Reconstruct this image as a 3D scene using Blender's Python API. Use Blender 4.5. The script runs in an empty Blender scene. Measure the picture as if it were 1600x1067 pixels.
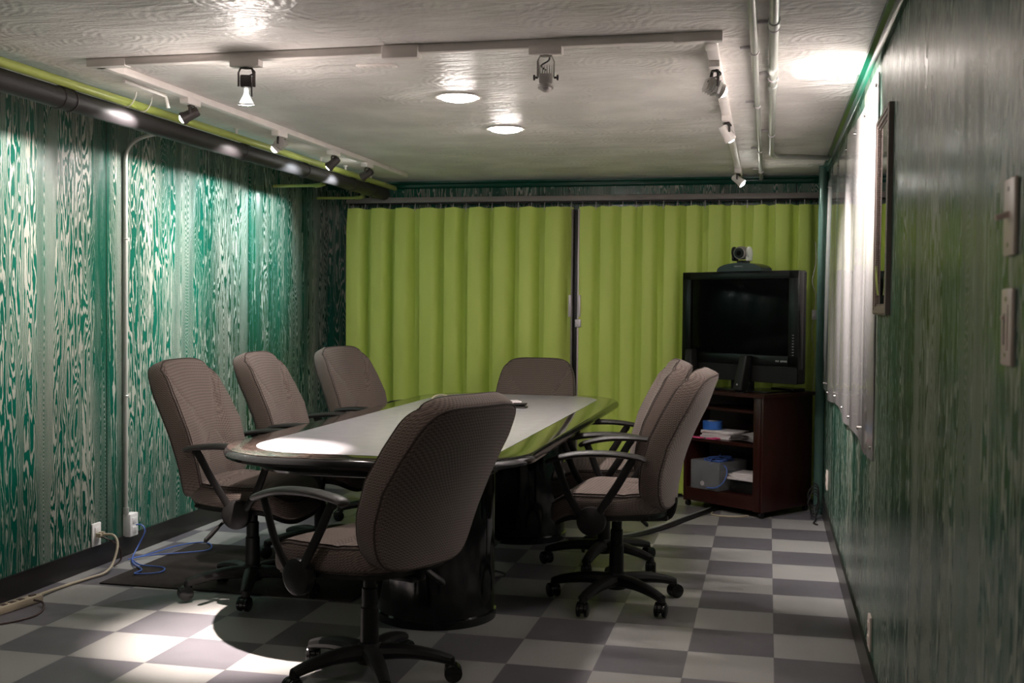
import bpy, bmesh, math, random
from mathutils import Vector, Matrix
S = 0.3048                     # the floor is laid in one-foot tiles; room sizes below are in feet
R = math.radians
rnd = random.Random(7)
scene = bpy.context.scene
COL = scene.collection

# ------------------------------------------------------------------ camera, light, exposure
CX, CY, CZ = -0.13235, -15.4879, 4.10456
yaw, pitch, roll = -0.223138, -0.0314737, 0.0094678
fw = Vector((math.sin(yaw)*math.cos(pitch), math.cos(yaw)*math.cos(pitch), math.sin(pitch)))
r0 = Vector((math.cos(yaw), -math.sin(yaw), 0)); u0 = r0.cross(fw)
rr = math.cos(roll)*r0 + math.sin(roll)*u0; uu = -math.sin(roll)*r0 + math.cos(roll)*u0
cam_d = bpy.data.cameras.new('camera'); cam = bpy.data.objects.new('camera', cam_d); COL.objects.link(cam)
mt = Matrix.Identity(4)
for i in range(3):
    mt[i][0] = rr[i]; mt[i][1] = uu[i]; mt[i][2] = -fw[i]
mt.translation = Vector((CX, CY, CZ))*S
cam.matrix_world = mt
cam_d.sensor_width = 36; cam_d.lens = 1760.04/1600*36; cam_d.clip_start = .02
cam_d.dof.use_dof = True; cam_d.dof.focus_distance = 4.6; cam_d.dof.aperture_fstop = 6.3
scene.camera = cam
w = bpy.data.worlds.new('world'); scene.world = w; w.use_nodes = True
w.node_tree.nodes['Background'].inputs[0].default_value = (.9, .95, 1, 1)
w.node_tree.nodes['Background'].inputs[1].default_value = 0.0
vs = scene.view_settings
vs.view_transform = 'Standard'; vs.look = 'None'; vs.gamma = 1; vs.use_curve_mapping = False
vs.exposure = 2.18
WARM = (1, .80, .72); NEUT = (1, .92, .89); COOL = (.86, .97, 1)
WASH = 18.0      # watts of a wall washing track lamp
CAN = 16       # watts of a recessed lamp

def spot(name, parent, loc, target, watts, size, blend, color, radius=.03, unit=S):
    d = bpy.data.lights.new(name, 'SPOT'); d.energy = watts; d.spot_size = R(size); d.spot_blend = blend
    d.color = color; d.shadow_soft_size = radius
    o = bpy.data.objects.new(name, d); COL.objects.link(o)
    loc = Vector(loc)*unit; target = Vector(target)*unit
    q = (target-loc).to_track_quat('-Z', 'Y')
    m = q.to_matrix().to_4x4(); m.translation = loc
    if parent:
        o.parent = parent
        bpy.context.view_layer.update()
        m = parent.matrix_world.inverted() @ m
    o.matrix_local = m
    return o

# ------------------------------------------------------------------ materials
def newmat(name):
    m = bpy.data.materials.new(name); m.use_nodes = True
    return m, m.node_tree, m.node_tree.nodes['Principled BSDF']
def setp(b, **k):
    for n, v in k.items(): b.inputs[n.replace('_', ' ')].default_value = v
MATS = {}
def simple(name, col, rough=.5, metal=0, spec=.5, bump=0, scale=200, **k):
    """plain paint/plastic with a faint mottling so that it is not a dead flat colour"""
    if name in MATS: return MATS[name]
    m, t, b = newmat(name); N = t.nodes; L = t.links
    tc = N.new('ShaderNodeTexCoord'); no = N.new('ShaderNodeTexNoise'); no.inputs['Scale'].default_value = 14; no.inputs['Detail'].default_value = 4
    L.new(tc.outputs['Object'], no.inputs['Vector'])
    mx = N.new('ShaderNodeMix'); mx.data_type = 'RGBA'
    mx.inputs['A'].default_value = (*[c*.88 for c in col], 1); mx.inputs['B'].default_value = (*[min(1, c*1.1) for c in col], 1)
    L.new(no.outputs['Fac'], mx.inputs['Factor']); L.new(mx.outputs['Result'], b.inputs['Base Color'])
    setp(b, Roughness=rough, Metallic=metal, Specular_IOR_Level=spec, **k)
    if bump:
        n2 = N.new('ShaderNodeTexNoise'); n2.inputs['Scale'].default_value = scale; n2.inputs['Detail'].default_value = 3
        L.new(tc.outputs['Object'], n2.inputs['Vector'])
        bp = N.new('ShaderNodeBump'); bp.inputs['Strength'].default_value = bump; bp.inputs['Distance'].default_value = .002
        L.new(n2.outputs['Fac'], bp.inputs['Height']); L.new(bp.outputs['Normal'], b.inputs['Normal'])
    MATS[name] = m; return m
def emit(name, col, strength):
    m, t, b = newmat(name)
    setp(b, Base_Color=(*col, 1), Emission_Color=(*col, 1), Emission_Strength=strength); return m

class G:
    """tiny node-graph helper"""
    def __init__(s, t): s.t = t
    def n(s, typ, **k):
        o = s.t.nodes.new(typ)
        for a, v in k.items(): setattr(o, a, v)
        return o
    def put(s, sock, v):
        if isinstance(v, (int, float)): sock.default_value = v
        elif isinstance(v, tuple): sock.default_value = v
        else: s.t.links.new(v, sock)
    def m(s, op, a, b=0.0, c=None, clamp=False):
        o = s.n('ShaderNodeMath', operation=op, use_clamp=clamp)
        s.put(o.inputs[0], a); s.put(o.inputs[1], b)
        if c is not None: s.put(o.inputs[2], c)
        return o.outputs[0]
    def xyz(s, x, y, z=0.0):
        o = s.n('ShaderNodeCombineXYZ'); s.put(o.inputs[0], x); s.put(o.inputs[1], y); s.put(o.inputs[2], z); return o.outputs[0]
    def noise(s, vec, scale=1., detail=2., rough=.5, dist=0.):
        o = s.n('ShaderNodeTexNoise'); s.t.links.new(vec, o.inputs['Vector'])
        o.inputs['Scale'].default_value = scale; o.inputs['Detail'].default_value = detail; o.inputs['Roughness'].default_value = rough; o.inputs['Distortion'].default_value = dist
        return o.outputs['Fac']
    def ramp(s, v, a, b, lo=0., hi=1.):
        o = s.n('ShaderNodeMapRange', interpolation_type='SMOOTHSTEP'); s.put(o.inputs['Value'], v)
        for i, x in zip(('From Min', 'From Max', 'To Min', 'To Max'), (a, b, lo, hi)): s.put(o.inputs[i], x)
        return o.outputs['Result']
    def mix(s, f, a, b):
        o = s.n('ShaderNodeMix', data_type='RGBA'); s.put(o.inputs['Factor'], f)
        for i, x in (('A', a), ('B', b)):
            if isinstance(x, tuple): o.inputs[i].default_value = (*x, 1) if len(x) == 3 else x
            else: s.t.links.new(x, o.inputs[i])
        return o.outputs['Result']

def wood_wall_mat():
    """plywood sheets stained green with cream paint left standing in the raised grain"""
    m, t, b = newmat('green_grained_plywood'); g = G(t)
    geo = g.n('ShaderNodeNewGeometry'); sp = g.n('ShaderNodeSeparateXYZ'); t.links.new(geo.outputs['Position'], sp.inputs[0])
    u = g.m('ADD', sp.outputs[0], sp.outputs[1]); v = sp.outputs[2]
    one = g.noise(g.xyz(g.m('MULTIPLY', u, 3.1), g.m('MULTIPLY', v, .12), 3.3), 1, 2)          # which veneer figure
    cath = g.ramp(one, .37, .50)                                                                # 1 = cathedral, 0 = straight
    big = g.noise(g.xyz(g.m('MULTIPLY', u, 8.5), g.m('MULTIPLY', v, .85), 0), 1, 2.4, .5)
    jag = g.noise(g.xyz(g.m('MULTIPLY', u, 60), g.m('MULTIPLY', v, 15), 5), 1, 2, .5)
    ph = g.m('ADD', g.m('MULTIPLY', big, g.m('ADD', 9.0, g.m('MULTIPLY', cath, 23.0))), g.m('MULTIPLY', u, g.m('SUBTRACT', 34., g.m('MULTIPLY', cath, 24.))))
    ph = g.m('ADD', ph, g.m('MULTIPLY', jag, 1.15))
    s = g.m('SINE', g.m('MULTIPLY', ph, 6.2832))
    bias = g.noise(g.xyz(g.m('MULTIPLY', u, 5.5), g.m('MULTIPLY', v, .45), 9.1), 1, 3, .6)
    fine = g.noise(g.xyz(g.m('MULTIPLY', u, 260), g.m('MULTIPLY', v, 9), 2), 1, 2, .6)
    x = g.m('ADD', g.m('ADD', s, g.m('MULTIPLY', g.m('SUBTRACT', bias, .575), 4.4)), g.m('MULTIPLY', g.m('SUBTRACT', fine, .5), 1.0))
    mask = g.ramp(x, -.10, .60)
    # greens vary from sheet to sheet
    tone = g.noise(g.xyz(g.m('MULTIPLY', u, 2.2), g.m('MULTIPLY', v, .5), 1.7), 1, 2)
    green = g.mix(g.ramp(tone, .35, .65), (.002, .060, .038), (.003, .100, .066))
    cream = g.mix(fine, (.24, .245, .20), (.43, .43, .37))
    colr = g.mix(g.m('MULTIPLY', mask, .92), green, cream)
    # butt joints between the sheets (four-foot sheets)
    fr = g.m('ABSOLUTE', g.m('SUBTRACT', g.m('FRACT', g.m('ADD', g.m('DIVIDE', u, 4.95*S), .503)), .5))
    seam = g.ramp(fr, .0022, .0040)
    colr = g.mix(seam, (.003, .02, .014), colr)
    t.links.new(colr, b.inputs['Base Color'])
    g.put(b.inputs['Roughness'], g.m('ADD', .24, g.m('MULTIPLY', mask, .16)))
    bp = g.n('ShaderNodeBump'); bp.inputs['Strength'].default_value = .5; bp.inputs['Distance'].default_value = .0016
    h = g.m('ADD', g.m('MULTIPLY', mask, .6), g.m('MULTIPLY', g.noise(g.xyz(g.m('MULTIPLY', u, 45), g.m('MULTIPLY', v, 2.5), 4), 1, 3), .8))
    t.links.new(g.m('MULTIPLY', h, seam), bp.inputs['Height']); t.links.new(bp.outputs['Normal'], b.inputs['Normal'])
    setp(b, Specular_IOR_Level=.55)
    return m

def ceiling_mat():
    """swirled plaster fans under glossy off-white paint"""
    m, t, b = newmat('swirled_plaster'); g = G(t)
    geo = g.n('ShaderNodeNewGeometry')
    vo = g.n('ShaderNodeTexVoronoi', feature='F1'); t.links.new(geo.outputs['Position'], vo.inputs['Vector']); vo.inputs['Scale'].default_value = 3.6
    ring = g.m('SINE', g.m('ADD', g.m('MULTIPLY', vo.outputs['Distance'], 62.), g.m('MULTIPLY', g.noise(geo.outputs['Position'], 14, 3), 9.)))
    edge = g.m('MULTIPLY', vo.outputs['Distance'], 1.5)
    spc = g.n('ShaderNodeSeparateXYZ'); t.links.new(geo.outputs['Position'], spc.inputs[0])
    str_ = g.noise(g.xyz(g.m('MULTIPLY', spc.outputs[0], 4), g.m('MULTIPLY', spc.outputs[1], 13), 0), 1, 4, .6)
    hgt = g.m('ADD', g.m('MULTIPLY', ring, .09), g.m('ADD', edge, g.m('ADD', g.m('MULTIPLY', str_, 2.2), g.m('MULTIPLY', g.noise(geo.outputs['Position'], 60, 3), .3))))
    bp = g.n('ShaderNodeBump'); bp.inputs['Strength'].default_value = .8; bp.inputs['Distance'].default_value = .010
    t.links.new(hgt, bp.inputs['Height']); t.links.new(bp.outputs['Normal'], b.inputs['Normal'])
    c = g.mix(g.ramp(g.noise(geo.outputs['Position'], 3.0, 4), .35, .7), (.70, .66, .63), (.86, .82, .785))
    t.links.new(c, b.inputs['Base Color']); setp(b, Roughness=.44, Specular_IOR_Level=.5)
    return m

def floor_mat():
    m, t, b = newmat('checker_tile'); g = G(t)
    geo = g.n('ShaderNodeNewGeometry'); sp = g.n('ShaderNodeSeparateXYZ'); t.links.new(geo.outputs['Position'], sp.inputs[0])
    x = g.m('DIVIDE', sp.outputs[0], S); y = g.m('DIVIDE', sp.outputs[1], S)
    fx = g.m('FLOOR', x); fy = g.m('FLOOR', y)
    par = g.m('ABSOLUTE', g.m('MODULO', g.m('ADD', g.m('ADD', fx, fy), 200.), 2.))
    wn = g.n('ShaderNodeTexWhiteNoise', noise_dimensions='2D'); t.links.new(g.xyz(fx, fy), wn.inputs['Vector'])
    fleck = g.noise(geo.outputs['Position'], 190, 4, .7)
    soft = g.noise(geo.outputs['Position'], 7, 3)
    k = g.m('ADD', g.m('MULTIPLY', wn.outputs['Value'], .16), g.m('ADD', g.m('MULTIPLY', fleck, .5), g.m('MULTIPLY', soft, .3)))
    light = g.mix(k, (.20, .195, .187), (.39, .38, .365)); dark = g.mix(k, (.068, .065, .074), (.175, .163, .180))
    c = g.mix(par, light, dark)
    ex = g.m('MINIMUM', g.m('ABSOLUTE', g.m('SUBTRACT', g.m('FRACT', g.m('ADD', x, .5)), .5)), g.m('ABSOLUTE', g.m('SUBTRACT', g.m('FRACT', g.m('ADD', y, .5)), .5)))
    jn = g.ramp(ex, .003, .008)
    c = g.mix(jn, g.mix(.45, c, (.14, .13, .13)), c)
    t.links.new(c, b.inputs['Base Color'])
    g.put(b.inputs['Roughness'], g.m('ADD', .26, g.m('MULTIPLY', soft, .25)))
    bp = g.n('ShaderNodeBump'); bp.inputs['Strength'].default_value = .25; bp.inputs['Distance'].default_value = .001
    t.links.new(g.m('ADD', g.m('MULTIPLY', fleck, .5), jn), bp.inputs['Height']); t.links.new(bp.outputs['Normal'], b.inputs['Normal'])
    return m

def fabric_mat():
    """taupe chair cloth with little chevrons"""
    m, t, b = newmat('taupe_chevron_cloth'); g = G(t)
    tc = g.n('ShaderNodeTexCoord'); sp = g.n('ShaderNodeSeparateXYZ'); t.links.new(tc.outputs['Object'], sp.inputs[0])
    x, y, z = sp.outputs
    geo = g.n('ShaderNodeNewGeometry')
    a = g.m('ADD', x, g.m('MULTIPLY', y, .75)); v = g.m('ADD', z, g.m('MULTIPLY', y, .55))
    zig = g.m('PINGPONG', g.m('MULTIPLY', a, 1.), .006)
    rows = g.m('SINE', g.m('MULTIPLY', g.m('ADD', v, g.m('MULTIPLY', zig, .8)), 6.2832/.0085))
    cols = g.m('SINE', g.m('MULTIPLY', a, 6.2832/.006))
    k = g.ramp(g.m('ADD', g.m('MULTIPLY', rows, .75), g.m('MULTIPLY', cols, .3)), -.8, .8)
    n = g.noise(tc.outputs['Object'], 260, 3)
    c = g.mix(k, (.072, .052, .044), (.205, .158, .136)); c = g.mix(g.m('MULTIPLY', n, .3), c, (.19, .16, .145))
    t.links.new(c, b.inputs['Base Color'])
    setp(b, Roughness=.9, Specular_IOR_Level=.15, Sheen_Weight=.15)
    bp = g.n('ShaderNodeBump'); bp.inputs['Strength'].default_value = .5; bp.inputs['Distance'].default_value = .0015
    t.links.new(g.m('ADD', k, g.m('MULTIPLY', n, .6)), bp.inputs['Height']); t.links.new(bp.outputs['Normal'], b.inputs['Normal'])
    return m

def curtain_mat():
    m, t, b = newmat('lime_vinyl'); g = G(t)
    geo = g.n('ShaderNodeNewGeometry'); sp = g.n('ShaderNodeSeparateXYZ'); t.links.new(geo.outputs['Position'], sp.inputs[0])
    n = g.noise(g.xyz(g.m('MULTIPLY', sp.outputs[0], 9), g.m('MULTIPLY', sp.outputs[2], 1.2), 0), 1, 4)
    t.links.new(g.mix(n, (.56, .70, .135), (.65, .78, .185)), b.inputs['Base Color'])
    w = g.noise(g.xyz(g.m('MULTIPLY', sp.outputs[0], 30), g.m('MULTIPLY', sp.outputs[2], 6), 0), 1, 3)
    bp = g.n('ShaderNodeBump'); bp.inputs['Strength'].default_value = .3; bp.inputs['Distance'].default_value = .004
    t.links.new(w, bp.inputs['Height']); t.links.new(bp.outputs['Normal'], b.inputs['Normal'])
    setp(b, Roughness=.5, Specular_IOR_Level=.4)
    return m

def cherry_mat():
    m, t, b = newmat('dark_cherry_laminate'); g = G(t)
    tc = g.n('ShaderNodeTexCoord'); sp = g.n('ShaderNodeSeparateXYZ'); t.links.new(tc.outputs['Object'], sp.inputs[0])
    n = g.noise(g.xyz(g.m('MULTIPLY', sp.outputs[0], 12), g.m('MULTIPLY', sp.outputs[1], 12), g.m('MULTIPLY', sp.outputs[2], 1.5)), 1, 5)
    t.links.new(g.mix(n, (.016, .0034, .0024), (.046, .009, .006)), b.inputs['Base Color']); setp(b, Roughness=.35)
    return m

def burl_mat():
    m, t, b = newmat('dark_burl_border'); g = G(t)
    tc = g.n('ShaderNodeTexCoord')
    n = g.noise(tc.outputs['Object'], 22, 6, .65, 1.5)
    t.links.new(g.mix(g.ramp(n, .35, .7), (.010, .007, .006), (.045, .031, .026)), b.inputs['Base Color'])
    setp(b, Roughness=.1, Coat_Weight=.6, Coat_Roughness=.05)
    return m

def mat_carpet():
    m, t, b = newmat('black_mat_pile'); g = G(t)
    tc = g.n('ShaderNodeTexCoord'); n = g.noise(tc.outputs['Object'], 9, 5, .7); f = g.noise(tc.outputs['Object'], 300, 2)
    t.links.new(g.mix(g.m('ADD', g.m('MULTIPLY', n, .7), g.m('MULTIPLY', f, .3)), (.010, .009, .009), (.075, .066, .060)), b.inputs['Base Color']); setp(b, Roughness=.95, Specular_IOR_Level=.1)
    bp = g.n('ShaderNodeBump'); bp.inputs['Strength'].default_value = .8; bp.inputs['Distance'].default_value = .003
    t.links.new(f, bp.inputs['Height']); t.links.new(bp.outputs['Normal'], b.inputs['Normal'])
    return m

WALL = wood_wall_mat(); CEIL = ceiling_mat(); FLOOR = floor_mat(); CLOTH = fabric_mat(); CURT = curtain_mat()
CHERRY = cherry_mat(); BURL = burl_mat(); PILE = mat_carpet()
BLACKP = simple('black_plastic', (.011, .010, .010), .45, spec=.3, bump=.15, scale=500)
BLACKS = simple('black_smooth_plastic', (.010, .010, .010), .22)
PADM = simple('arm_pad_skin', (.016, .014, .013), .45, bump=.2, scale=400)
BLACKG = simple('gloss_black_lacquer', (.008, .008, .008), .12)
PIPING = simple('dark_piping', (.060, .047, .042), .8, spec=.2)
SEAMT = simple('seam_thread', (.075, .060, .053), .9, spec=.1)
CHROME = simple('steel', (.5, .48, .46), .25, metal=1)
LAMPM = simple('lamp_grey_metal', (.50, .47, .45), .4, metal=.25)
DARKM = simple('dark_bronze_metal', (.075, .065, .062), .45, metal=.5)
WHITEP = simple('white_track_enamel', (.86, .80, .76), .4)
IVORY = simple('ivory_plastic', (.74, .63, .57), .35)
WHITEM = simple('white_plate_plastic', (.88, .86, .84), .35)
GREENP = simple('gloss_green_paint', (.003, .060, .036), .2)
PIPEG = simple('green_pipe_paint', (.07, .13, .11), .16, metal=.35)
LIME = simple('lime_pipe_paint', (.36, .42, .10), .35)
ABS = simple('black_drain_pipe_skin', (.016, .013, .014), .55, bump=.3, scale=300)
BASEB = simple('black_vinyl_cove_base', (.012, .010, .010), .3)
GALV = simple('grey_painted_conduit', (.44, .45, .41), .34, metal=.25)
INLAY = simple('pale_grey_laminate', (.33, .32, .335), .24)
PAPER = simple('paper_sheets', (.72, .66, .66), .6)
PINK = simple('pink_sticky_paper', (.85, .10, .28), .6)
BLUET = simple('blue_tape', (.03, .14, .50), .5)
BLUEC = simple('blue_cable_jacket', (.07, .14, .45), .4)
IVCORD = simple('ivory_cord_jacket', (.42, .36, .26), .5)
BRCORD = simple('brown_cord_jacket', (.06, .035, .03), .5)
BLCORD = simple('black_cord_jacket', (.01, .01, .01), .4)
SCREEN = simple('dark_screen_glass', (.0025, .003, .003), .10, spec=.06)
BEZEL = simple('black_bezel', (.004, .004, .004), .28, spec=.3)
BRDWHT = simple('white_camera_shell', (.72, .76, .68), .3)
SILVER = simple('silver_frame', (.30, .28, .26), .35, metal=.6)
PALEM = simple('pale_handle_metal', (.62, .57, .60), .4, metal=.3)
FRAMEG = simple('pewter_moulding', (.24, .185, .165), .38, metal=.25)
MIRROR = simple('mirror_glass', (.75, .78, .76), .02, metal=1)
LEAF = simple('yellow_green_leaf', (.42, .50, .10), .5)
SHEET = simple('glossy_white_sheet', (.46, .44, .43), .11, spec=.7, Coat_Weight=.4, Coat_Roughness=.08)
RODM = simple('grey_curtain_track', (.22, .19, .18), .45)
MARK = simple('grey_print', (.30, .30, .30), .4)
CANGLOW = emit('recessed_lamp_glass', (1, .91, .86), 30)
FILLGLOW = emit('unseen_fill_lamp_glow', (1, .84, .76), 20)  # glow of the fill lamps added out of view
BULB = emit('halogen_bulb_glow', (1, .97, .90), 22)
DIMBULB = emit('dim_bulb_glow', (1, .93, .85), 2.2)
clear, ct, cb = newmat('clear_bin_plastic'); setp(cb, Base_Color=(.55, .56, .58, 1), Roughness=.2, Transmission_Weight=.75, IOR=1.2)
glassm, gt_, gb = newmat('reflector_glass'); setp(gb, Base_Color=(.9, .95, .92, 1), Roughness=.12, Metallic=.9, Emission_Color=(1, .97, .9, 1), Emission_Strength=1.6)

# ------------------------------------------------------------------ mesh builder
def rrect(x0, y0, x1, y1, r, n=6):
    out = []
    for cx, cy, a0 in ((x1-r, y1-r, 0), (x0+r, y1-r, 90), (x0+r, y0+r, 180), (x1-r, y0+r, 270)):
        for i in range(n+1):
            a = R(a0+90*i/n); out.append((cx+r*math.cos(a), cy+r*math.sin(a)))
    return out

class MB:
    def __init__(s, unit=1.): s.bm = bmesh.new(); s.u = unit
    def v(s, p): return s.bm.verts.new(Vector(p)*s.u)
    def face(s, vs):
        try: return s.bm.faces.new(vs)
        except ValueError: return None
    def box(s, c, size, bev=0., rot=None, seg=2):
        b2 = bmesh.new(); bmesh.ops.create_cube(b2, size=1)
        bmesh.ops.scale(b2, vec=Vector(size)*s.u, verts=b2.verts)
        if bev: bmesh.ops.bevel(b2, geom=b2.edges[:], offset=min(bev*s.u, min(size)*s.u*.49), segments=seg, profile=.5, affect='EDGES')
        M = Matrix.Translation(Vector(c)*s.u)
        if rot is not None: M = M @ (rot if isinstance(rot, Matrix) else Matrix.Rotation(rot[0], 4, rot[1]))
        bmesh.ops.transform(b2, matrix=M, verts=b2.verts)
        me = bpy.data.meshes.new('t'); b2.to_mesh(me); b2.free(); s.bm.from_mesh(me); bpy.data.meshes.remove(me); return s
    def loft(s, rings, cap=True, closed=True):
        vr = [[s.v(p) for p in r] for r in rings]
        n = len(vr[0])
        for a, b in zip(vr, vr[1:]):
            for i in range(n if closed else n-1):
                s.face([a[i], a[(i+1) % n], b[(i+1) % n], b[i]])
        if cap:
            s.face(vr[0][::-1]); s.face(vr[-1])
        return s
    def tube(s, pts, r, n=10, closed=False, flat=1., up=None):
        """round (or flattened) bar along a path; r a number or a list"""
        P = [Vector(p) for p in pts]; k = len(P); rs = r if isinstance(r, (list, tuple)) else [r]*k
        rings = []; ref = None
        for i in range(k):
            t = (P[(i+1) % k]-P[i-1]) if closed else (P[min(i+1, k-1)]-P[max(i-1, 0)])
            t.normalize()
            if up is not None: a = t.cross(Vector(up)).normalized()
            elif ref is None: a = t.orthogonal().normalized()
            else: a = (ref-t*ref.dot(t)).normalized()
            ref = a; b = t.cross(a)
            fl = flat[i] if isinstance(flat, (list, tuple)) else flat
            rings.append([P[i]+a*math.cos(2*math.pi*j/n)*rs[i]+b*math.sin(2*math.pi*j/n)*rs[i]*fl for j in range(n)])
        if closed: rings.append(rings[0])
        s.loft(rings, cap=not closed)
        if closed: bmesh.ops.remove_doubles(s.bm, verts=s.bm.verts, dist=1e-6)
        return s
    def cyl(s, p0, p1, r0, r1=None, n=24): return s.tube([p0, p1], [r0, r0 if r1 is None else r1], n)
    def lathe(s, prof, c=(0, 0, 0), n=32, M=None):
        rings = []
        for r, z in prof:
            rings.append([Vector(c)+((M @ Vector((r*math.cos(2*math.pi*j/n), r*math.sin(2*math.pi*j/n), z))) if M else Vector((r*math.cos(2*math.pi*j/n), r*math.sin(2*math.pi*j/n), z))) for j in range(n)])
        return s.loft(rings)
    def prism(s, outline, z0, z1, f=None):
        f = f or (lambda a, b, c: (a, b, c))
        return s.loft([[f(a, b, z0) for a, b in outline], [f(a, b, z1) for a, b in outline]])
    def grid(s, nu, nv, f):
        V = [[s.v(f(i/nu, j/nv)) for j in range(nv+1)] for i in range(nu+1)]
        for i in range(nu):
            for j in range(nv): s.face([V[i][j], V[i+1][j], V[i+1][j+1], V[i][j+1]])
        return s
    def cushion(s, outline, thick, dome, f, edge=.02, dome2=None):
        """padded slab: outline in (a, b), depth c, mapped to space by f(a, b, c)"""
        dome2 = dome if dome2 is None else dome2
        ca = sum(p[0] for p in outline)/len(outline); cb_ = sum(p[1] for p in outline)/len(outline)
        ks = [.02, .2, .38, .54, .68, .8, .89, .95]
        spec = [(k, -(thick/2)-dome2*(1-k**2.5)) for k in ks]
        for q in (0, 30, 60, 90): spec.append((1-edge*1.6*(1-math.sin(R(q))), -(thick/2)+edge*.5*(1-math.cos(R(q)))))
        for q in (90, 60, 30, 0): spec.append((1-edge*1.6*(1-math.sin(R(q))), (thick/2)-edge*.5*(1-math.cos(R(q)))))
        spec += [(k, (thick/2)+dome*(1-k**2.5)) for k in reversed(ks)]
        return s.loft([[f(ca+(a-ca)*k, cb_+(b-cb_)*k, c) for a, b in outline] for k, c in spec])
    def build(s, name, mat, parent=None, smooth=True, loc=None, ang=35):
        bmesh.ops.recalc_face_normals(s.bm, faces=s.bm.faces)
        me = bpy.data.meshes.new(name); s.bm.to_mesh(me); s.bm.free()
        me.materials.append(mat)
        if smooth:
            me.polygons.foreach_set('use_smooth', [True]*len(me.polygons)); me.set_sharp_from_angle(angle=R(ang))
        o = bpy.data.objects.new(name, me); COL.objects.link(o)
        if parent: o.parent = parent
        if loc is not None: o.location = loc
        return o

def tag(o, label, cat, group=None):
    o['label'] = label; o['category'] = cat
    if group: o['group'] = group
    return o
def thing(name, label, cat, loc=(0, 0, 0), rz=0., group=None, unit=S):
    o = bpy.data.objects.new(name, None); COL.objects.link(o); o.empty_display_size = .1
    o.location = Vector(loc)*unit; o.rotation_euler.z = rz
    return tag(o, label, cat, group)
def struct(o): o['kind'] = 'structure'; return o
def copy_tree(o, parent=None):
    c = o.copy(); COL.objects.link(c)
    if parent: c.parent = parent
    for ch in list(o.children): copy_tree(ch, c)
    return c
def smooth_path(pts, k=6):
    """Catmull-Rom through the points"""
    P = [Vector(p) for p in pts]; out = []
    for i in range(len(P)-1):
        p0, p1, p2, p3 = P[max(i-1, 0)], P[i], P[i+1], P[min(i+2, len(P)-1)]
        for j in range(k):
            t = j/k
            out.append(.5*((2*p1)+(p2-p0)*t+(2*p0-5*p1+4*p2-p3)*t*t+(3*p1-p0-3*p2+p3)*t**3))
    out.append(P[-1]); return out
def ss(a, b, x):
    t = max(0, min(1, (x-a)/(b-a))); return t*t*(3-2*t)

# ------------------------------------------------------------------ room shell (feet)
XL, XR, YB, YF, H = -10.25, 1.01, 9.46, -19.5, 6.94
def slab(name, lo, hi, mat):
    c = [(a+b)/2 for a, b in zip(lo, hi)]; z = [b-a for a, b in zip(lo, hi)]
    return struct(MB(S).box(c, z).build(name, mat, smooth=False))
slab('floor', (XL-.4, YF-.4, -.3), (XR+.4, YB+.4, 0), FLOOR)
slab('ceiling', (XL-.4, YF-.4, H), (XR+.4, YB+.4, H+.3), CEIL)
slab('wall_left', (XL-.4, YF-.4, 0), (XL, YB+.4, H), WALL)
slab('wall_right', (XR, YF-.4, 0), (XR+.4, YB+.4, H), WALL)
slab('wall_back', (XL, YB, 0), (XR, YB+.4, H), WALL)
slab('wall_rear', (XL, YF-.4, 0), (XR, YF, H), WALL)
slab('baseboard_left', (XL, YF, 0), (XL+.035, YB, .33), BASEB)
slab('baseboard_right', (XR-.035, YF, 0), (XR, YB, .36), BASEB)
# moulding at the top of the right and back walls
def crown(name, along, a0, a1):
    prof = [(0, 0), (.035, 0), (.045, -.0), (.07, .035), (.075, .09), (.12, .12), (.125, .16), (0, .16)]
    b = MB(S); r_ = []
    for t in (a0, a1):
        if along == 'y': r_.append([(XR-q, t, H-.16+z) for q, z in prof])
        else: r_.append([(t, YB-q, H-.16+z) for q, z in prof])
    b.loft(r_); return struct(b.build(name, GREENP))
crown('trim_1', 'y', YF, YB); crown('trim_2', 'x', XL, XR)

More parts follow.
